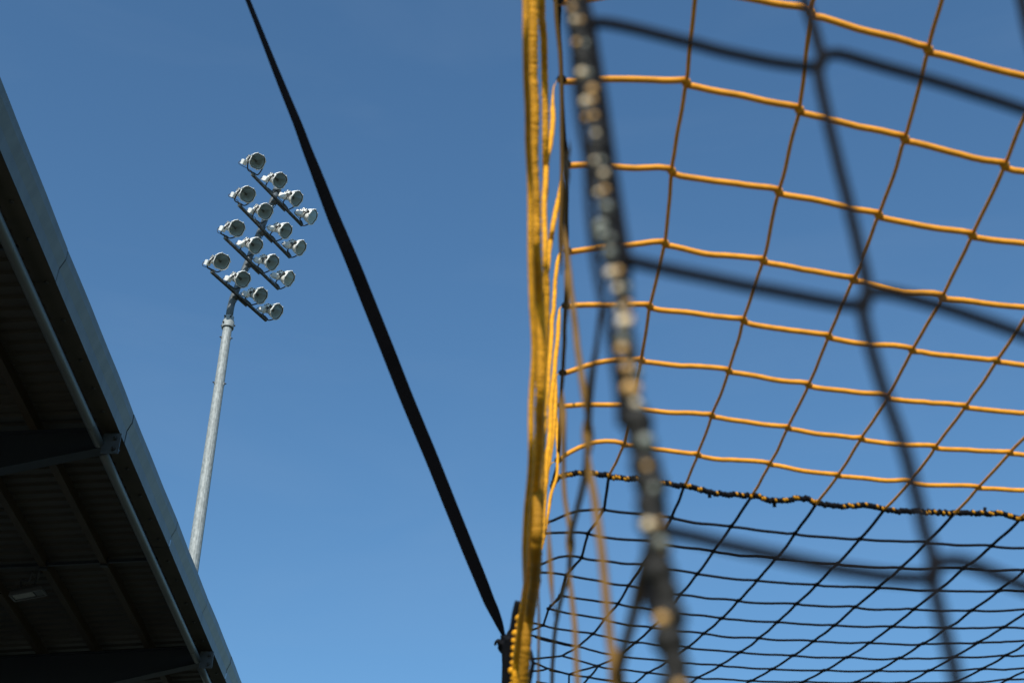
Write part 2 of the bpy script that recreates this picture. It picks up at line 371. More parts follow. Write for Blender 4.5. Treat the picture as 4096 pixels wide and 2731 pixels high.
def floodlight(base, cen, n):
    rt = nrm(np.cross(n, UP)); rt = rt if rt@RIGHT > 0 else -rt      # towards image right
    t = nrm(np.cross(rt, n)); t = t if t[2] > 0 else -t
    ax = (rt, t, n); R = .285
    h = MB()
    h.revolve(cen, ax, [(R*.98, -.02), (R*.97, -.05), (R*.90, -.16), (R*.74, -.27), (R*.50, -.36), (R*.30, -.42), (.001, -.43)], 32, sq=.10)
    h.box(cen - n*.38 - rt*.14 - t*.10, ax, (.13, .10, .06)); h.box(cen - n*.31 - rt*.22 + t*.03, ax, (.05, .06, .08))
    for k in range(3): h.tube([cen - n*(.20+.06*k) - rt*.20 + t*(.1-.09*k), cen - n*(.30+.05*k) - rt*.30 + t*(.06-.04*k)], .014, 6, 1)
    hs = h.build('floodlight', [M['white'], M['cable']], mast)
    r_ = MB()
    r_.revolve(cen, ax, [(R*1.0, -.035), (R*1.05, -.02), (R*1.05, .02), (R*.985, .03), (R*.975, .012)], 32, sq=.10)
    for k in range(8):
        an = 2*math.pi*(k+.5)/8; q = cen + (math.cos(an)*rt + math.sin(an)*t)*R*1.06
        r_.box(q, (math.cos(an)*rt + math.sin(an)*t, n, np.cross(math.cos(an)*rt + math.sin(an)*t, n)), (.018, .025, .022))
    r_.build('rim', M['rim'], hs)
    gk = MB(); gk.revolve(cen, ax, [(R*.975, .012), (R*.91, .006), (R*.90, -.012)], 32, sq=.10); gk.build('gasket', M['gasket'], hs)
    rf = MB()
    rf.revolve(cen, ax, [(R*.915, -.008), (R*.84, -.12), (R*.68, -.22), (R*.45, -.31), (R*.2, -.355), (.004, -.36)][::-1], 32, sq=.08)
    rf.build('reflector', M['reflector'], hs)
    lm = MB(); lm.tube([cen - n*.33 + t*.02, cen - n*.14], .022, 8, 0); lm.box(cen - n*.20 - t*.01 + rt*.02, ax, (.036, .04, .03)); lm.build('lamp_capsule', M['lamp'], hs)
    gl = MB(); gl.revolve(cen, ax, [(R*.935, .004), (.002, .004)], 32, sq=.10, smooth=False); gl.build('front_glass', M['glass'], hs)
    bx = MB(); bc = cen - n*.34 - rt*.32 - t*.24
    bx.box(bc, ax, (.075, .085, .135)); bx.box(bc + n*.137, ax, (.066, .076, .012)); bx.box(bc + t*.09 - n*.02, ax, (.05, .012, .09))
    bx.build('gear_box', M['white'], hs)
    yk = MB(); dn = nrm(base - (cen - n*.12)); lo = base + UP*.10
    sd = R*1.06
    for sg in (-1, 1):
        a = cen - n*.10 + sg*rt*sd; b = cen - n*.13 + sg*rt*sd*.95 + dn*.20; c = lo + sg*rt*.21 - UP*.02; d = lo + sg*rt*.06 - UP*.06; e = base + UP*.0
        yk.tube(smooth([a, b, c, d, e], 4), .024, 6); yk.tube([a - sg*rt*.06, a + sg*rt*.015], .045, 8)
    yk.box(base + UP*.06, (rt, n, UP), (.10, .05, .03))
    yk.build('yoke', M['bracket'], hs)
    cbm = MB(); s0 = bc - n*.13; j = rng.normal(0, .03, 3)
    cbm.tube(smooth([s0, s0 - rt*.10 - UP*.02, s0 - rt*.12 - UP*.16 + j, lo - rt*.10 + UP*.02 + j, lo - rt*.03 - UP*.10, lo + rt*.05 - UP*.13 + j, lo + rt*.04 + UP*.0], 5), .011, 5)
    s1 = bc + n*.13 + t*.03; cbm.tube(smooth([s1, s1 + t*.07 - rt*.02, cen - n*.30 + t*.13 - rt*.12, cen - n*.28 - rt*.18], 5), .012, 5)
    cbm.build('cable', M['cable'], hs)
for i in range(4):
    A = Bn + Hd*ts[i] - LEAN*0 + np.array([0, 0, 0]); front = -nrm(np.cross(ARM, UP)); front = front if front[1] < 0 else -front
    A = A + front*.17; L = []
    for (x, y) in arms_px[i]:
        r = ray(x, y); q_ = ((A - [0, 0, CAMZ])@front)/(r@front); L.append(r*q_ + np.array([0, 0, CAMZ]))
    a, b = L; A = a + (b-a)*(((A-a)@(b-a))/((b-a)@(b-a))); AX = nrm(b-a); LN = np.linalg.norm(b-a); print('arm', i, LN)
    UA = nrm(np.cross(AX, front)); UA = UA if UA[2] > 0 else -UA
    am = MB(); am.box((a+b)/2, (AX, front, UA), (LN/2, .043, .043))
    am.box(A - front*.10 - UA*.02, (AX, front, UA), (.12, .10, .05)); am.box(A + AX*.30 - front*.06 - UA*.06, (AX, front, UA), (.26, .02, .035))
    for k in range(14): am.box(a + (b-a)*(k+.5)/14, (AX, front, UA), (.010, .0455, .0455), 1)
    am.tube([a + ARM*.1 - UP*.055 + front*.02, (a+b)/2 - UP*.065, b - ARM*.1 - UP*.055 + front*.02], .012, 6, 1)
    am.tube(smooth([A - front*.2 + UP*.0, A - front*.30 - UP*.12, A - front*.22 - UP*.36, A - front*.05 - UP*.22, A - UP*.05], 5), .012, 5, 1)
    ca = am.build('crossarm', [M['arm'], M['cable']], mast)
    for k, (x, y, rt_) in enumerate(lights[i]):
        base = a + (b-a)*(.015 + .97*k/3) + UP*.045
        pb_ = pr(base); cx_, cy_ = cr(x, y); dep = (base - [0, 0, CAMZ])@FWD - .12
        cen = at(cx_, cy_, dep); th = math.acos(rt_); ph = math.radians(-20)
        n_ = -nrm(cen - [0, 0, CAMZ])*math.cos(th) + (RIGHT*math.cos(ph) + IUP*math.sin(ph))*math.sin(th)
        floodlight(base, cen, nrm(n_))

# ---------------------------------------------------------------- goal net: roof sheet (rows run across, columns run away)
goal = thing('goal_net', 'large goal net with yellow upper mesh laced to black mesh and hanging yellow side', 'goal net', (.06, 2.2, 0))
G = [[(0.0938,0.9334,1.5069),(0.2548,0.9461,1.5093),(0.4140,0.9773,1.4855),(0.5738,1.0093,1.4607),(0.7348,1.0409,1.4362),(0.8963,1.0702,1.4144),(1.0579,1.0961,1.3971),(1.2193,1.1185,1.3846),(1.3805,1.1381,1.3763),(1.5415,1.1557,1.3710),(1.7022,1.1720,1.3678),(1.8626,1.1876,1.3658),(2.0227,1.2029,1.3645),(2.1827,1.2182,1.3635)],
[(0.0791,1.1005,1.4902),(0.2536,1.1060,1.5030),(0.4137,1.1365,1.4803),(0.5757,1.1706,1.4523),(0.7365,1.2031,1.4263),(0.8962,1.2318,1.4056),(1.0558,1.2566,1.3905),(1.2156,1.2781,1.3801),(1.3756,1.2972,1.3731),(1.5357,1.3146,1.3686),(1.6957,1.3309,1.3659),(1.8556,1.3465,1.3642),(2.0154,1.3618,1.3631),(2.1751,1.3770,1.3622)],
[(0.0629,1.2695,1.4707),(0.2540,1.2676,1.4944),(0.4136,1.2958,1.4749),(0.5798,1.3336,1.4415),(0.7379,1.3664,1.4156),(0.8951,1.3937,1.3974),(1.0529,1.4169,1.3849),(1.2114,1.4375,1.3764),(1.3704,1.4562,1.3706),(1.5296,1.4734,1.3669),(1.6890,1.4896,1.3645),(1.8484,1.5052,1.3631),(2.0079,1.5204,1.3622),(2.1673,1.5356,1.3615)],
[(0.0723,1.4227,1.4758),(0.2558,1.4334,1.4807),(0.4245,1.4649,1.4558),(0.5833,1.4982,1.4295),(0.7363,1.5302,1.4059),(0.8917,1.5550,1.3917),(1.0485,1.5769,1.3816),(1.2061,1.5967,1.3745),(1.3642,1.6150,1.3696),(1.5228,1.6320,1.3664),(1.6817,1.6481,1.3645),(1.8407,1.6636,1.3633),(1.9999,1.6788,1.3626),(2.1591,1.6939,1.3620)],
[(0.0847,1.5897,1.4637),(0.2495,1.6049,1.4625),(0.4189,1.6324,1.4438),(0.5792,1.6628,1.4219),(0.7311,1.6909,1.4038),(0.8861,1.7152,1.3905),(1.0422,1.7365,1.3814),(1.1991,1.7559,1.3752),(1.3567,1.7738,1.3709),(1.5148,1.7905,1.3681),(1.6733,1.8065,1.3665),(1.8321,1.8219,1.3656),(1.9910,1.8370,1.3650),(2.1501,1.8521,1.3645)],
[(0.0914,1.7688,1.4354),(0.2535,1.7713,1.4533),(0.4185,1.7970,1.4379),(0.5715,1.8256,1.4196),(0.7248,1.8520,1.4038),(0.8783,1.8749,1.3929),(1.0337,1.8958,1.3847),(1.1901,1.9149,1.3788),(1.3473,1.9325,1.3749),(1.5052,1.9490,1.3725),(1.6635,1.9648,1.3711),(1.8222,1.9801,1.3704),(1.9811,1.9951,1.3700),(2.1401,2.0100,1.3697)],
[(0.0934,1.9289,1.4425),(0.2412,1.9387,1.4487),(0.4080,1.9625,1.4357),(0.5611,1.9893,1.4196),(0.7127,2.0137,1.4070),(0.8675,2.0346,1.3987),(1.0227,2.0551,1.3908),(1.1788,2.0738,1.3854),(1.3359,2.0911,1.3819),(1.4938,2.1074,1.3798),(1.6522,2.1229,1.3788),(1.8109,2.1380,1.3783),(1.9698,2.1529,1.3781),(2.1288,2.1677,1.3780)],
[(0.0930,2.1070,1.4216),(0.2397,2.1041,1.4476),(0.4032,2.1258,1.4382),(0.5542,2.1511,1.4243),(0.7057,2.1747,1.4123),(0.8559,2.1956,1.4046),(1.0093,2.2148,1.3989),(1.1651,2.2328,1.3947),(1.3225,2.2496,1.3919),(1.4807,2.2655,1.3903),(1.6392,2.2809,1.3895),(1.7980,2.2958,1.3892),(1.9570,2.3105,1.3893),(2.1161,2.3251,1.3894)],
[(0.0947,2.2582,1.4475),(0.2341,2.2697,1.4508),(0.3914,2.2895,1.4437),(0.5427,2.3139,1.4306),(0.6906,2.3369,1.4199),(0.8403,2.3574,1.4127),(0.9937,2.3746,1.4097),(1.1498,2.3917,1.4066),(1.3076,2.4079,1.4047),(1.4660,2.4235,1.4036),(1.6247,2.4385,1.4032),(1.7837,2.4532,1.4032),(1.9428,2.4676,1.4036),(2.1019,2.4820,1.4041)],
[(0.0939,2.4378,1.4294),(0.2296,2.4305,1.4619),(0.3825,2.4528,1.4518),(0.5331,2.4749,1.4422),(0.6767,2.4992,1.4294),(0.8303,2.5173,1.4248),(0.9770,2.5358,1.4209),(1.1340,2.5506,1.4210),(1.2918,2.5661,1.4201),(1.4501,2.5812,1.4195),(1.6088,2.5959,1.4195),(1.7679,2.6102,1.4200),(1.9271,2.6243,1.4208),(2.0864,2.6384,1.4216)],
[(0.0879,2.5869,1.4642),(0.2088,2.5898,1.4800),(0.3727,2.6125,1.4682),(0.5218,2.6340,1.4592),(0.6623,2.6576,1.4476),(0.8149,2.6744,1.4450),(0.9701,2.6916,1.4413),(1.1196,2.7087,1.4386),(1.2755,2.7243,1.4372),(1.4330,2.7388,1.4373),(1.5917,2.7530,1.4381),(1.7509,2.7668,1.4392),(1.9103,2.7806,1.4405),(2.0697,2.7944,1.4418)],
[(0.0779,2.7587,1.4570),(0.2066,2.7536,1.4865),(0.3612,2.7751,1.4777),(0.4966,2.7984,1.4671),(0.6445,2.8188,1.4600),(0.7963,2.8368,1.4559),(0.9521,2.8527,1.4545),(1.1057,2.8681,1.4540),(1.2581,2.8823,1.4555),(1.4149,2.8961,1.4570),(1.5737,2.9097,1.4586),(1.7331,2.9231,1.4604),(1.8925,2.9365,1.4623),(2.0519,2.9498,1.4642)],
[(0.0745,2.9012,1.5033),(0.1783,2.9117,1.5081),(0.3397,2.9338,1.4971),(0.4773,2.9581,1.4845),(0.6273,2.9793,1.4754),(0.7773,2.9965,1.4727),(0.9319,3.0136,1.4699),(1.0865,3.0265,1.4735),(1.2375,3.0404,1.4757),(1.3966,3.0533,1.4781),(1.5555,3.0661,1.4806),(1.7146,3.0791,1.4831),(1.8738,3.0920,1.4856),(2.0330,3.1048,1.4882)],
[(0.0624,3.0711,1.5026),(0.1707,3.0711,1.5249),(0.3204,3.0922,1.5170),(0.4583,3.1172,1.5035),(0.6077,3.1378,1.4957),(0.7588,3.1552,1.4925),(0.9159,3.1710,1.4911),(1.0685,3.1860,1.4913),(1.2246,3.1980,1.4956),(1.3795,3.2101,1.4999),(1.5369,3.2225,1.5034),(1.6953,3.2349,1.5067),(1.8543,3.2472,1.5100),(2.0134,3.2595,1.5134)],
[(0.0587,3.2120,1.5520),(0.1382,3.2259,1.5524),(0.2984,3.2521,1.5355),(0.4335,3.2769,1.5220),(0.5849,3.2972,1.5146),(0.7387,3.3133,1.5135),(0.8922,3.3296,1.5118),(1.0493,3.3441,1.5121),(1.2061,3.3569,1.5151),(1.3602,3.3670,1.5224),(1.5172,3.3790,1.5263),(1.6751,3.3906,1.5306),(1.8340,3.4023,1.5349),(1.9934,3.4139,1.5392)],
[(0.0577,3.3758,1.5614),(0.1284,3.3851,1.5701),(0.2830,3.4093,1.5574),(0.4152,3.4346,1.5436),(0.5637,3.4549,1.5361),(0.7159,3.4721,1.5329),(0.8724,3.4885,1.5307),(1.0299,3.5022,1.5324),(1.1837,3.5152,1.5352),(1.3418,3.5257,1.5412),(1.4959,3.5358,1.5485),(1.6537,3.5464,1.5545),(1.8133,3.5573,1.5599),(1.9733,3.5683,1.5651)],
[(0.0524,3.5211,1.6048),(0.1009,3.5380,1.6013),(0.2558,3.5657,1.5824),(0.3880,3.5909,1.5683),(0.5350,3.6115,1.5601),(0.6913,3.6298,1.5546),(0.8450,3.6464,1.5520),(1.0046,3.6601,1.5533),(1.1617,3.6727,1.5564),(1.3198,3.6825,1.5636),(1.4705,3.6925,1.5716),(1.6323,3.7022,1.5783),(1.7927,3.7124,1.5845),(1.9529,3.7228,1.5906)],
[(-0.0137,3.6686,1.6393),(0.0896,3.6957,1.6217),(0.2328,3.7212,1.6067),(0.3568,3.7474,1.5911),(0.5076,3.7671,1.5841),(0.6628,3.7857,1.5781),(0.8175,3.8027,1.5745),(0.9775,3.8168,1.5749),(1.1341,3.8296,1.5779),(1.2945,3.8397,1.5844),(1.4551,3.8479,1.5940),(1.6126,3.8577,1.6013),(1.7719,3.8675,1.6084),(1.9315,3.8774,1.6153)],
[(-0.0570,3.8250,1.6635),(0.0683,3.8480,1.6520),(0.1957,3.8754,1.6329),(0.3209,3.9019,1.6156),(0.4640,3.9230,1.6061),(0.6245,3.9411,1.6009),(0.7821,3.9589,1.5962),(0.9428,3.9725,1.5978),(1.1053,3.9848,1.6012),(1.2657,3.9960,1.6064),(1.4292,4.0048,1.6148),(1.5901,4.0134,1.6237),(1.7495,4.0226,1.6317),(1.9084,4.0322,1.6390)],
[(-0.0883,3.9840,1.6790),(0.0660,4.0115,1.6609),(0.1539,4.0245,1.6655),(0.2655,4.0536,1.6442),(0.4178,4.0765,1.6315),(0.5757,4.0963,1.6240),(0.7430,4.1134,1.6202),(0.9059,4.1277,1.6210),(1.0751,4.1392,1.6255),(1.2358,4.1517,1.6287),(1.3981,4.1619,1.6352),(1.5653,4.1683,1.6468),(1.7238,4.1780,1.6543),(1.8826,4.1874,1.6619)],
[(-0.1398,4.1379,1.7030),(0.0012,4.1620,1.6897),(0.1189,4.1822,1.6826),(0.2459,4.2064,1.6694),(0.3907,4.2298,1.6568),(0.5470,4.2504,1.6483),(0.7102,4.2678,1.6443),(0.8752,4.2825,1.6443),(1.0409,4.2951,1.6472),(1.2049,4.3067,1.6517),(1.3685,4.3167,1.6584),(1.5321,4.3251,1.6673),(1.6935,4.3339,1.6759),(1.8536,4.3428,1.6840)],
[(-0.2040,4.2862,1.7339),(-0.0613,4.3123,1.7180),(0.0787,4.3366,1.7049),(0.2208,4.3609,1.6921),(0.3687,4.3841,1.6805),(0.5233,4.4048,1.6721),(0.6830,4.4225,1.6678),(0.8456,4.4376,1.6673),(1.0092,4.4505,1.6697),(1.1729,4.4618,1.6744),(1.3363,4.4719,1.6809),(1.4991,4.4809,1.6888),(1.6611,4.4897,1.6972),(1.8223,4.4984,1.7056)],
[(-0.2702,4.4322,1.7676),(-0.1199,4.4625,1.7459),(0.0367,4.4898,1.7291),(0.1922,4.5155,1.7147),(0.3464,4.5390,1.7034),(0.5012,4.5597,1.6954),(0.6579,4.5776,1.6910),(0.8172,4.5928,1.6901),(0.9784,4.6058,1.6923),(1.1408,4.6170,1.6969),(1.3036,4.6271,1.7032),(1.4661,4.6364,1.7105),(1.6282,4.6453,1.7186),(1.7900,4.6540,1.7270)]]
G = [[np.array(p) + np.array([0, 0, CAMZ]) for p in r] for r in G]
R0, C0 = -2, -1
def node(r, k): return G[r-R0][k-C0]
NR, NC = len(G)-3, len(G[0])-2
yn, bn = MB(), MB(); SEAM = 8
RT = .0049
def jog(r, k, s):
    a = node(r-1, k) if r-1 >= R0 else node(r, k); b = node(r+1, k) if r+1 <= NR else node(r, k)
    return node(r, k) + nrm(b-a)*s*(.0045 if r < SEAM else .0016)
for r in range(-1, NR+1):
    if r == SEAM: continue
    mb = yn if r < SEAM else bn
    for k in range(-1 if r < 13 else (0 if r < 17 else 1), NC):
        p, q = jog(r, k, 1), jog(r, k+1, -1)
        a = node(r, k-1) if k > -1 else 2*node(r, k)-node(r, k+1); d = node(r, min(k+2, NC-1))
        if k == -1: a = p - (q-p)*.6 - UP*.06
        c = smooth([a, p, q, d], 6)[6:13] if False else [p + (q-p)*t for t in np.linspace(0, 1, 8)]
        sag = .0025 if r < SEAM else .002
        if k == -1: c = [x + UP*{7: .021, 9: .013, 5: .011, 11: .013, 3: .004, 10: .004, 12: .004}.get(r, .003)*math.sin(math.pi*t) for x, t in zip(c, np.linspace(0, 1, 8))]
        c = [x - UP*sag*math.sin(math.pi*t)*random.uniform(.6, 1.4) for x, t in zip(c, np.linspace(0, 1, 8))]
        mb.tube(wig(c, .0011, .05), RT if r < SEAM else RT*.68, 8)
for k in range(-1, NC+1):
    for r in range(-2, NR):
        if (k == -1 and r >= 12) or (k == 0 and r >= 15) or (k == 1 and r >= 17): continue
        mb = yn if r < SEAM else bn
        p, q = node(r, k), node(r+1, k)
        c = [p + (q-p)*t - UP*.002*math.sin(math.pi*t) for t in np.linspace(0, 1, 8)]
        mb2 = bn if (k == -1) else mb
        mb2.tube(wig(c, .0006, .05), (RT*.62 if r < SEAM else RT*.68), 8)
for r in range(-1, NR+1):
    if r == SEAM: continue
    for k in range(-1 if r < 12 else (0 if r < 16 else 2), NC+1):
        mb = yn if r < SEAM else bn; mb = bn if k == -1 else mb
        mb.blob(node(r, k), (.0078, .0074, .0064) if r < SEAM else (.0066, .0066, .005), n=8)
yn.build('yellow_roof_mesh', M['yellow'], goal); bn.build('black_roof_mesh', M['black_cord'], goal)
# laced seam between the two meshes
def dep(P): return (np.array(P) - [0, 0, CAMZ])@FWD
d8 = [(pr(node(8, k))[0], dep(node(8, k))) for k in range(-1, 9)]
def d8f(x): return float(np.interp(x, [a for a, _ in d8], [b for _, b in d8]))
sp = [(2206,1950),(2225,1915),(2260,1897),(2334,1891),(2380,1893),(2436,1903),(2480,1912),(2540,1914),(2590,1922),(2632,1929),(2734,1944),(2790,1955),(2836,1968),(2900,1976),(2995,1981),(3050,1990),(3097,2004),(3142,1999),(3219,1993),(3270,2012),(3353,2023),(3448,2021),(3525,2034),(3582,2043),(3684,2046),(3799,2051),(3939,2053),(4022,2056),(4079,2072),(4150,2074),(4260,2092),(4400,2098)]
sp = smooth([at(x, y, d8f(x)) for x, y in sp], 6)
sm = MB(); sm.tube(resample(sp, .02), .0048, 8, 0)
q = resample(sp, .0062); hue = 0
for i in range(1, len(q)-1):
    t = nrm(q[i+1]-q[i-1]); u = nrm(np.cross(t, UP)); w = np.cross(u, t)
    if random.random() < .22: hue = 1 - hue if random.random() < .8 else hue
    m_ = 0
    an = random.uniform(0, 6.28); c = q[i] + (math.cos(an)*u + math.sin(an)*w)*.0016
    tt = nrm(t + .5*u*math.sin(i) ); 
    tl = nrm(t + .55*w); ul = nrm(np.cross(tl, UP)); wl = np.cross(ul, tl); sm.blob(c, (.0072+random.uniform(-.0008, .0010), .0072, .0040), (ul, wl, tl), m_, 10)
    if random.random() < (.55 if hue else .22):
        a2 = random.uniform(-2.6, .4); o = (math.cos(a2)*np.cross(t, nrm(np.cross(t, IUP))) + math.sin(a2)*nrm(np.cross(t, IUP)))
        o = nrm(IUP*random.uniform(-.2, 1) - FWD*.8); tl = nrm(t + .55*w); ul = nrm(np.cross(tl, UP)); wl = np.cross(ul, tl)
        sm.blob(c + o*.0036, (.0052, .0052, .0031), (ul, wl, tl), 1, 10)
for x, y in ((2837, 1970), (3096, 2007), (3938, 2050)):
    b = at(x, y, d8f(x)); b2 = at(x+2, y+(20 if y < 2030 else -22), d8f(x)); sm.tube([b, b2], .004, 6, 0)
sm.build('seam_lacing', [M['black_cord'], M['seam_gold']], goal)
# hanging side of the net, seen almost edge-on: a plane close to x = 5.5 cm
def line(pts, x0=.042, dmax=2.1):
    out = []
    for p in pts:
        if len(p) == 3: out.append(at(*p)); continue
        u = (p[0]-2048)/F; out.append(at(p[0], p[1], min(dmax, x0/max(u, .005))))
    return out
sd = MB()
far = 2.0
cords = [
 ([(2168,-150,1.7),(2168,0,1.7),(2172,130,1.75),(2178,330,1.8),(2182,600,1.8),(2180,900,1.85)], .0045),
 ([(2236,314,1.98),(2216,345,1.97),(2210,400,1.95),(2212,480,1.9),(2200,570,1.85),(2185,680,1.8),(2178,800,1.75),(2180,1000,1.7),(2184,1100,1.7),(2188,1200,1.7),(2180,1500,1.7),(2172,1750,1.65)], .0035),
 ([(2262,652,2.2),(2247,672,2.2),(2242,740,2.15),(2228,820,2.1),(2212,900,2.0),(2202,970,2.0),(2190,1060,1.95),(2178,1140,1.9),(2165,1300,1.9),(2158,1500,1.8),(2150,1800,1.8)], .0038),
 ([(2262,1000,2.45),(2243,1010,2.4),(2228,1070,2.35),(2216,1180,2.3),(2210,1290,2.2),(2200,1420,2.1),(2188,1560,2.0),(2180,1700,1.9),(2165,1900,1.8)], .0036),
 ([(2258,1218,2.68),(2241,1228,2.66),(2236,1262,2.6),(2228,1380,2.5),(2216,1500,2.4),(2204,1620,2.3),(2200,1740,2.2),(2188,1840,2.1),(2176,1960,2.0),(2165,2100,1.9)], .0042),
 ([(2250,1488,2.88),(2228,1503,2.85),(2222,1560,2.8),(2218,1680,2.7),(2206,1780,2.5),(2190,1880,2.4),(2172,2010,2.2)], .0042),
 ([(2243,1620,3.0),(2226,1625,3.0),(2225,1690,2.9),(2230,1800,2.8),(2226,1900,2.7),(2200,2000,2.6),(2186,2120,2.5)], .003),
 ([(2232,1838,3.2),(2198,1862,3.15),(2185,1950,3.0),(2176,2080,2.8),(2170,2200,2.6)], .0036),
 ([(2187,2088,3.45),(2180,2130,3.4),(2178,2140,3.3),(2160,2200,3.2),(2146,2260,3.1),(2140,2330,3.0)], .0036),
 ([(2275,560,1.0),(2268,700,1.2),(2256,900,1.3),(2262,1000,1.4),(2268,1150,1.35),(2262,1260,1.4),(2256,1420,1.5),(2246,1560,1.55),(2240,1700,1.6)], .0022),
 ([(2220,-120,1.6),(2226,60,1.6),(2238,220,1.6),(2248,420,1.6),(2250,600,1.6),(2248,760,1.6),(2242,900,1.6),(2244,1100,1.6)], .0024),
 ([(2128,-150,1.45),(2134,0,1.45),(2132,160,1.45),(2130,312,1.45),(2136,420,1.45),(2138,560,1.45),(2138,700,1.45),(2142,850,1.45),(2145,1000,1.45),(2156,1200,1.5),(2163,1400,1.5),(2163,1600,1.5),(2157,1750,1.55),(2148,1900,1.6),(2136,2060,1.65),(2124,2200,1.7),(2108,2330,1.8),(2092,2440,1.9),(2078,2540,1.95),(2068,2640,2.0),(2062,2731,2.0),(2058,2860,2.0)], .0056),
 ([(2102,-150,1.3),(2104,0,1.3),(2104,150,1.3),(2112,420,1.35),(2120,700,1.4),(2122,1000,1.4),(2130,1200,1.4),(2134,1400,1.4),(2130,1600,1.4),(2122,1800,1.4),(2112,2000,1.45),(2100,2200,1.5),(2096,2350,1.6)], .0032),
 ([(2160,1500,1.7),(2158,1800,1.66),(2150,2050,1.6),(2146,2200,1.6),(2136,2350,1.7),(2122,2450,1.8),(2104,2560,1.8),(2096,2660,1.8),(2092,2860,1.8)], .0070),
 ([(2166,1500,1.9),(2164,1800,1.9),(2158,1990,1.9),(2150,2150,1.9),(2130,2300,1.9),(2125,2420,1.9),(2108,2540,1.9),(2098,2731,1.9),(2096,2860,1.9)], .0052),
]
def tap(P, r_):
    n_ = len(P); e = max(3, int(n_*.14)); a_ = 0 <= pr(P[0])[1] <= 2731; b_ = 0 <= pr(P[-1])[1] <= 2731
    return [r_*min(1, (i+.6)/e if a_ else 1, (n_-i-.4)/e if b_ else 1) for i in range(n_)]
wd = MB(); oc = MB()
for j_, (pts, r_) in enumerate(cords):
    P = wig(smooth(line(pts), 6), .0005, .04) 
    if r_ >= .0035 and j_ not in (9, 10):
        P = resample(P, .0022); rr = tap(P, r_); P = P + rng.normal(0, r_*.035, P.shape)
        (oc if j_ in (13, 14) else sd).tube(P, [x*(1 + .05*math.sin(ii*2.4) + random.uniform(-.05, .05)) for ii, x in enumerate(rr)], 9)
        continue
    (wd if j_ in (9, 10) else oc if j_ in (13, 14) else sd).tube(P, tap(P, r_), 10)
near_cords = [
 ([(2255,900),(2272,1050),(2300,1300),(2325,1500),(2345,1620),(2353,1700),(2352,1790)], .0026),
 ([(2425,1080),(2400,1230),(2385,1400),(2370,1500),(2355,1640),(2352,1740),(2346,1860),(2330,1950),(2318,2010),(2292,2100),(2281,2170),(2275,2300),(2252,2370),(2232,2450),(2217,2550),(2210,2650),(2208,2731),(2200,2860)], .0026),
 ([(2236,1580),(2252,1750),(2254,1900),(2262,2010),(2276,2100),(2281,2180)], .0024),
 ([(2352,1780),(2362,1900),(2378,1980),(2392,2080),(2410,2220),(2426,2400),(2442,2560),(2464,2700),(2480,2860)], .0026),
 ([(2192,2080,1.15),(2202,2250,1.12),(2212,2400,1.1),(2222,2470,1.1)], .0028),
 ([(2278,2260),(2288,2400),(2300,2520),(2312,2731),(2320,2860)], .0024),
 ([(2600,2120),(2575,2260),(2548,2400),(2520,2520),(2492,2620),(2470,2700),(2440,2860)], .0026),
 ([(2156,2330,1.6),(2156,2500,1.6),(2154,2731,1.6),(2152,2860,1.6)], .0020),
 ([(2250,1560,1.15),(2258,1700,1.1),(2262,1820,1.1)], .0026),
]
for pts, r_ in near_cords:
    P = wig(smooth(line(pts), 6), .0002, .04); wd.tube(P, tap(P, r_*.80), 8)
for (x, y) in ((2352, 1740), (2281, 2170), (2468, 2705)):
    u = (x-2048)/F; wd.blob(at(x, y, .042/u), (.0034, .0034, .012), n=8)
sd.build('yellow_side_mesh', M['gold'], goal); oc.build('border_cord', M['shaded_gold'], goal); wd.build('shaded_side_mesh', M['shaded'], goal)
# edge rope laced along the black border cord below the strap
eb = MB()
ep = smooth([at(x, y, 2.05) for x, y in ((2068,2440),(2062,2500),(2050,2560),(2046,2620),(2044,2680),(2038,2731),(2032,2860))], 6)
q = resample(ep, .0112)
for i in range(1, len(q)-1):
    t = nrm(q[i+1]-q[i-1]); u = RIGHT; w = nrm(np.cross(t, u)); m_ = 0
    k3 = random.uniform(.75, 1.1); eb.blob(q[i] + u*random.uniform(.002, .006), (.0066*k3, .0066*k3, .0056*k3), (u, w, t), m_, 8)
eb.tube(smooth([at(x, y, 2.12) for x, y in ((2075,2405),(2064,2450),(2052,2520),(2030,2560),(2024,2620),(2028,2680),(2022,2731),(2016,2860))], 6), .0066, 8, 1)
eb.tube(smooth([at(x, y, 2.10) for x, y in ((2036,2545),(2040,2600),(2036,2640),(2034,2731),(2028,2860))], 6), .0075, 8, 1)
eb.build('border_lacing', [M['gold'], M['black_cord']], goal)
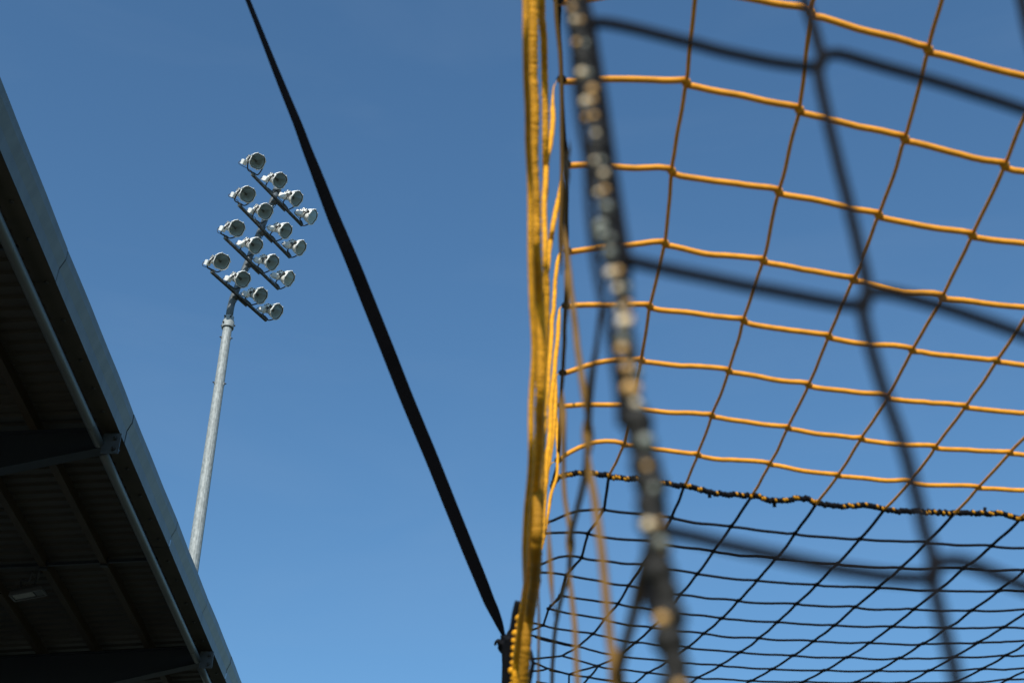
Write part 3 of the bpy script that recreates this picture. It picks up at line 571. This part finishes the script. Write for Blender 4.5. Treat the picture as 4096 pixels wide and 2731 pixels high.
# tangled slack loops of black twine at the far left corner
for pts in (
 [(2264,2299,3.5),(2241,2380,3.6),(2228,2400,3.6),(2200,2420,3.65)],
 [(2173,2499,3.9),(2150,2512,3.9),(2118,2522,3.9),(2100,2528,3.9)],
 [(2173,2499,3.9),(2160,2493,3.9),(2130,2492,3.9),(2105,2494,3.9)],
 [(2122,2539,3.9),(2160,2548,3.95),(2205,2560,3.95),(2311,2584,4.0)],
 [(2120,2600,2.0),(2131,2640,2.0),(2136,2655,2.0),(2132,2680,2.0),(2124,2700,2.0),(2116,2731,2.0),(2112,2860,2.0)],
 [(2100,2635,4.1),(2145,2631,4.1),(2200,2627,4.15),(2248,2621,4.2)],
 [(2136,2650,4.1),(2160,2657,4.15),(2194,2671,4.2),(2240,2686,4.25),(2277,2695,4.3)],
 [(2194,2671,4.2),(2170,2678,4.2),(2140,2682,4.2),(2120,2682,4.2)],
 [(2277,2695,4.3),(2276,2740,4.35),(2275,2860,4.4)],
 [(2277,2695,4.3),(2320,2680,4.28),(2392,2662,4.2)],
 [(2277,2695,4.3),(2350,2706,4.32),(2440,2720,4.35),(2560,2738,4.4)]):
    lp_ = MB(); lp_.tube(wig(smooth([at(*p) for p in pts], 6), .0008, .05), .0032, 7); lp_.build('slack_loop', M['black_cord'], goal)

# ---------------------------------------------------------------- near black net with thick beaded edge rope
Yn = .335
def nearp(x, y, dy=0):
    r = ray(x, y); return r/r[1]*(Yn+dy) + np.array([0, 0, CAMZ])
near = thing('near_net', 'black net close to the camera hanging from a thick beaded edge rope', 'net', nearp(2450, 1365))
nm = MB(); rn = .0021
tw = [[(2365,92),(2400,92),(2450,98),(2560,122),(2740,168),(2900,208),(3050,240),(3180,262),(3262,270)],
      [(3275,262),(3292,232),(3320,217),(3370,219),(3480,252),(3640,298),(3800,345),(3960,395),(4096,438),(4230,480)],
      [(2500,1035),(2560,1052),(2680,1080),(2860,1118),(3100,1165),(3300,1202),(3380,1216),(3448,1222)],
      [(3455,1215),(3470,1178),(3490,1168),(3560,1172),(3680,1202),(3820,1244),(3960,1290),(4096,1338),(4260,1395)],
      [(2660,2115),(2700,2128),(2760,2140),(2900,2176),(3100,2222),(3300,2265),(3500,2298),(3620,2310),(3722,2312)],
      [(3730,2300),(3745,2262),(3780,2243),(3840,2243),(3920,2268),(4020,2312),(4110,2350),(4260,2400)],
      [(3190,-120),(3212,-20),(3240,70),(3268,160),(3288,240),(3272,268),(3278,330),(3305,450),(3340,600),(3375,740),(3410,880),(3438,1000),(3462,1110),(3472,1180),(3452,1225),(3462,1300),(3500,1440),(3545,1590),(3590,1720),(3630,1840),(3665,1980),(3700,2120),(3735,2240),(3728,2310),(3748,2400),(3780,2530),(3812,2660),(3830,2740),(3870,2880)],
      [(4060,-120),(4080,-20),(4098,60),(4130,180),(4180,340),(4235,480)]]
for pts in tw: nm.tube(wig(smooth([nearp(*p) for p in pts], 6), .00008, .009), rn, 8)
for x, y in ((3280,255),(3460,1205),(3734,2285)): nm.blob(nearp(x, y), (.0024, .0024, .0036), n=8)
nm.build('black_mesh', M['black_cord'], near)
core = [(2285,-150),(2292,-60),(2300,20),(2318,110),(2330,200),(2345,300),(2355,390),(2368,480),(2380,570),(2395,680),(2405,780),(2420,880),(2435,970),(2452,1060),(2475,1160),(2492,1260),(2505,1360),(2520,1450),(2528,1540),(2538,1640),(2550,1720),(2572,1810),(2590,1900),(2602,2000),(2612,2100),(2622,2190),(2638,2270),(2655,2350),(2665,2440),(2680,2530),(2692,2620),(2705,2731),(2720,2880)]
cp = smooth([nearp(*p) for p in core], 6)
er = MB(); er.tube(resample(cp, .004), .0021, 10, 0)
er.build('edge_rope', M['black_rope'], near)
bd = MB(); q = resample(cp, .0005); i = 6
while i < len(q)-6:
    t = nrm(q[i+4]-q[i-4]); u = nrm(np.cross(t, [0, 1., 0])); w = np.cross(u, t)
    t2 = nrm(t + random.uniform(.1, .5)*u); u2 = nrm(np.cross(t2, [0, 1., 0])); w2 = np.cross(u2, t2)
    k_ = random.uniform(.85, 1.1); c = q[i] + u*random.uniform(-.0006, .0006)
    k_ *= 1.0 if pr(c)[1] < 1650 else 1.3
    bd.blob(c, (.0034*k_, .0034*k_, .0036*k_), (u2, w2, t2), 0, 12)
    y_ = pr(c)[1]; keep = .85 if y_ < 1650 else (.35 if y_ < 2130 else .6)
    if random.random() < keep:
        k2 = random.choice((1, 1, 2, 3, 3)) if random.random() < .8 else 1
        o = nrm(c - [0, 0, CAMZ]); left = nrm(np.cross(o, t)); left = left if left[0] < 0 else -left
        rr = random.choice((.0011, .0014, .0018, .0023))
        bd.blob(c - o*.0030*k_ + left*random.uniform(-.0014, .0020) + t*random.uniform(-.0016, .0016), (rr, rr, rr*.9), None, k2, 10)  # highlight on the whipping, set as a small coloured blob
        if random.random() < .75: bd.blob(c - o*.0028 - left*random.uniform(.0012, .0022), (.0012, .0012, .0012), None, random.choice((2, 2, 3)), 8)
    i += int(random.uniform(11, 16))
bd.build('rope_whipping', [M['black_rope'], M['glint'], M['grey_glint'], M['tan_glint']], near)
st = MB()
comp = [(2318,-150),(2328,-40),(2345,40),(2362,110),(2376,200),(2392,300),(2408,400),(2424,520),(2440,640),(2458,760),(2474,870),(2490,970),(2502,1040),(2500,1120),(2505,1220)]
st.tube(smooth([nearp(*p, .003) for p in comp], 6), .0021, 8)
comp = [(2520,1560),(2545,1660),(2575,1760),(2602,1850),(2622,1950),(2635,2050),(2628,2150),(2608,2250),(2596,2330),(2610,2410),(2650,2490),(2690,2570),(2712,2660),(2724,2760),(2740,2880)]
st.tube(smooth([nearp(*p, .003) for p in comp], 6), .0025, 8)
comp = [(2262,-150),(2268,-60),(2272,60),(2290,160),(2300,300),(2318,480),(2345,640),(2352,760),(2362,900),(2382,1050),(2405,1180),(2430,1290),(2450,1400),(2474,1560),(2484,1700)]
st.tube(smooth([nearp(*p, .009) for p in comp], 6), .0013, 8)
st.build('rope_strand', M['black_cord'], near)

# ---------------------------------------------------------------- webbing strap tied to the net corner
spx = [(922,-170,15),(957,-85,16),(991,0,17),(1029,95,19),(1067,191,22),(1105,287,26),(1144,383,30),(1192,500,35),(1229,600,40),(1265,691,45),(1302,787,50),(1340,883,54),(1392,1005,57),(1431,1100,59),(1467,1191,60),(1544,1383,61),(1583,1482,61),(1630,1600,60),(1682,1725,60),(1734,1850,59),(1806,2030,58),(1880,2213,57),(1928,2330,54),(1956,2400,50),(1978,2446,44),(1996,2488,34),(2009,2522,20),(2019,2552,10)]
strap = thing('webbing_strap', 'flat black webbing strap stretched down to the net corner', 'strap', at(2020, 2552, 3.0))
N_ = len(spx); Wd = .030; rib = []; sb = MB()
P3 = [at(x, y, 2.9 + .15*i/N_) for i, (x, y, w) in enumerate(spx)]
cent = []
for i in range(N_):
    t = nrm(P3[min(i+1, N_-1)] - P3[max(i-1, 0)]); v = nrm(P3[i] - [0, 0, CAMZ]); side = nrm(np.cross(t, v))
    wp = spx[i][2]*.92*(2.9/F); wd = Wd if i < N_-4 else Wd*(N_-i+1.5)/5.5
    c_ = min(1, wp/wd); dirv = nrm(side*c_ + np.cross(side, t)*math.sqrt(max(0, 1-c_*c_)))
    cent.append((P3[i], dirv*wd/2, nrm(np.cross(t, dirv))*.0011))
def lerp(i, f_): a, b = cent[i], cent[i+1]; return [a[k]*(1-f_)+b[k]*f_ for k in range(3)]
secs = [lerp(i, j/5) for i in range(N_-1) for j in range(5)] + [cent[-1]]
sc = smooth([c[0] for c in cent], 5)
vs = []
for c, (_, w, n_) in zip(sc, secs): vs += [c - w - n_, c + w - n_, c + w + n_, c - w + n_]
sb.add(vs, [(i*4+k, i*4+(k+1) % 4, i*4+4+(k+1) % 4, i*4+4+k) for i in range(len(secs)-1) for k in range(4)] + [(0, 1, 2, 3)])
sb.build('webbing', M['strap'], strap)
kb = MB()
kb.tube(smooth([at(x, y, 3.04) for x, y in ((2018,2540),(2022,2560),(2028,2585),(2024,2610))], 5), [.010]*16, 8)
kb.tube(smooth([at(x, y, 3.02) for x, y in ((2028,2575),(2006,2572),(1996,2562),(1984,2568),(1979,2580))], 5), [.008-.0003*i for i in range(21)], 7)
kb.tube(smooth([at(x, y, 3.02) for x, y in ((2022,2600),(2034,2580),(2034,2545),(2046,2522),(2062,2515),(2066,2535),(2050,2570),(2030,2600)) ], 5), .006, 8)
for k in range(6): kb.blob(at(2016+random.uniform(-4, 26), 2575+k*7, 3.03), (.014, .012, .009), n=8)
for x0, x1 in ((2012,2014), (2024,2026), (2038,2032)): kb.tube([at(x0, 2600, 3.04), at(x1, 2660, 3.04), at(x1-2, 2731, 3.04), at(x1-4, 2860, 3.04)], .0036, 7)
kb.build('knot', M['black_cord'], strap)
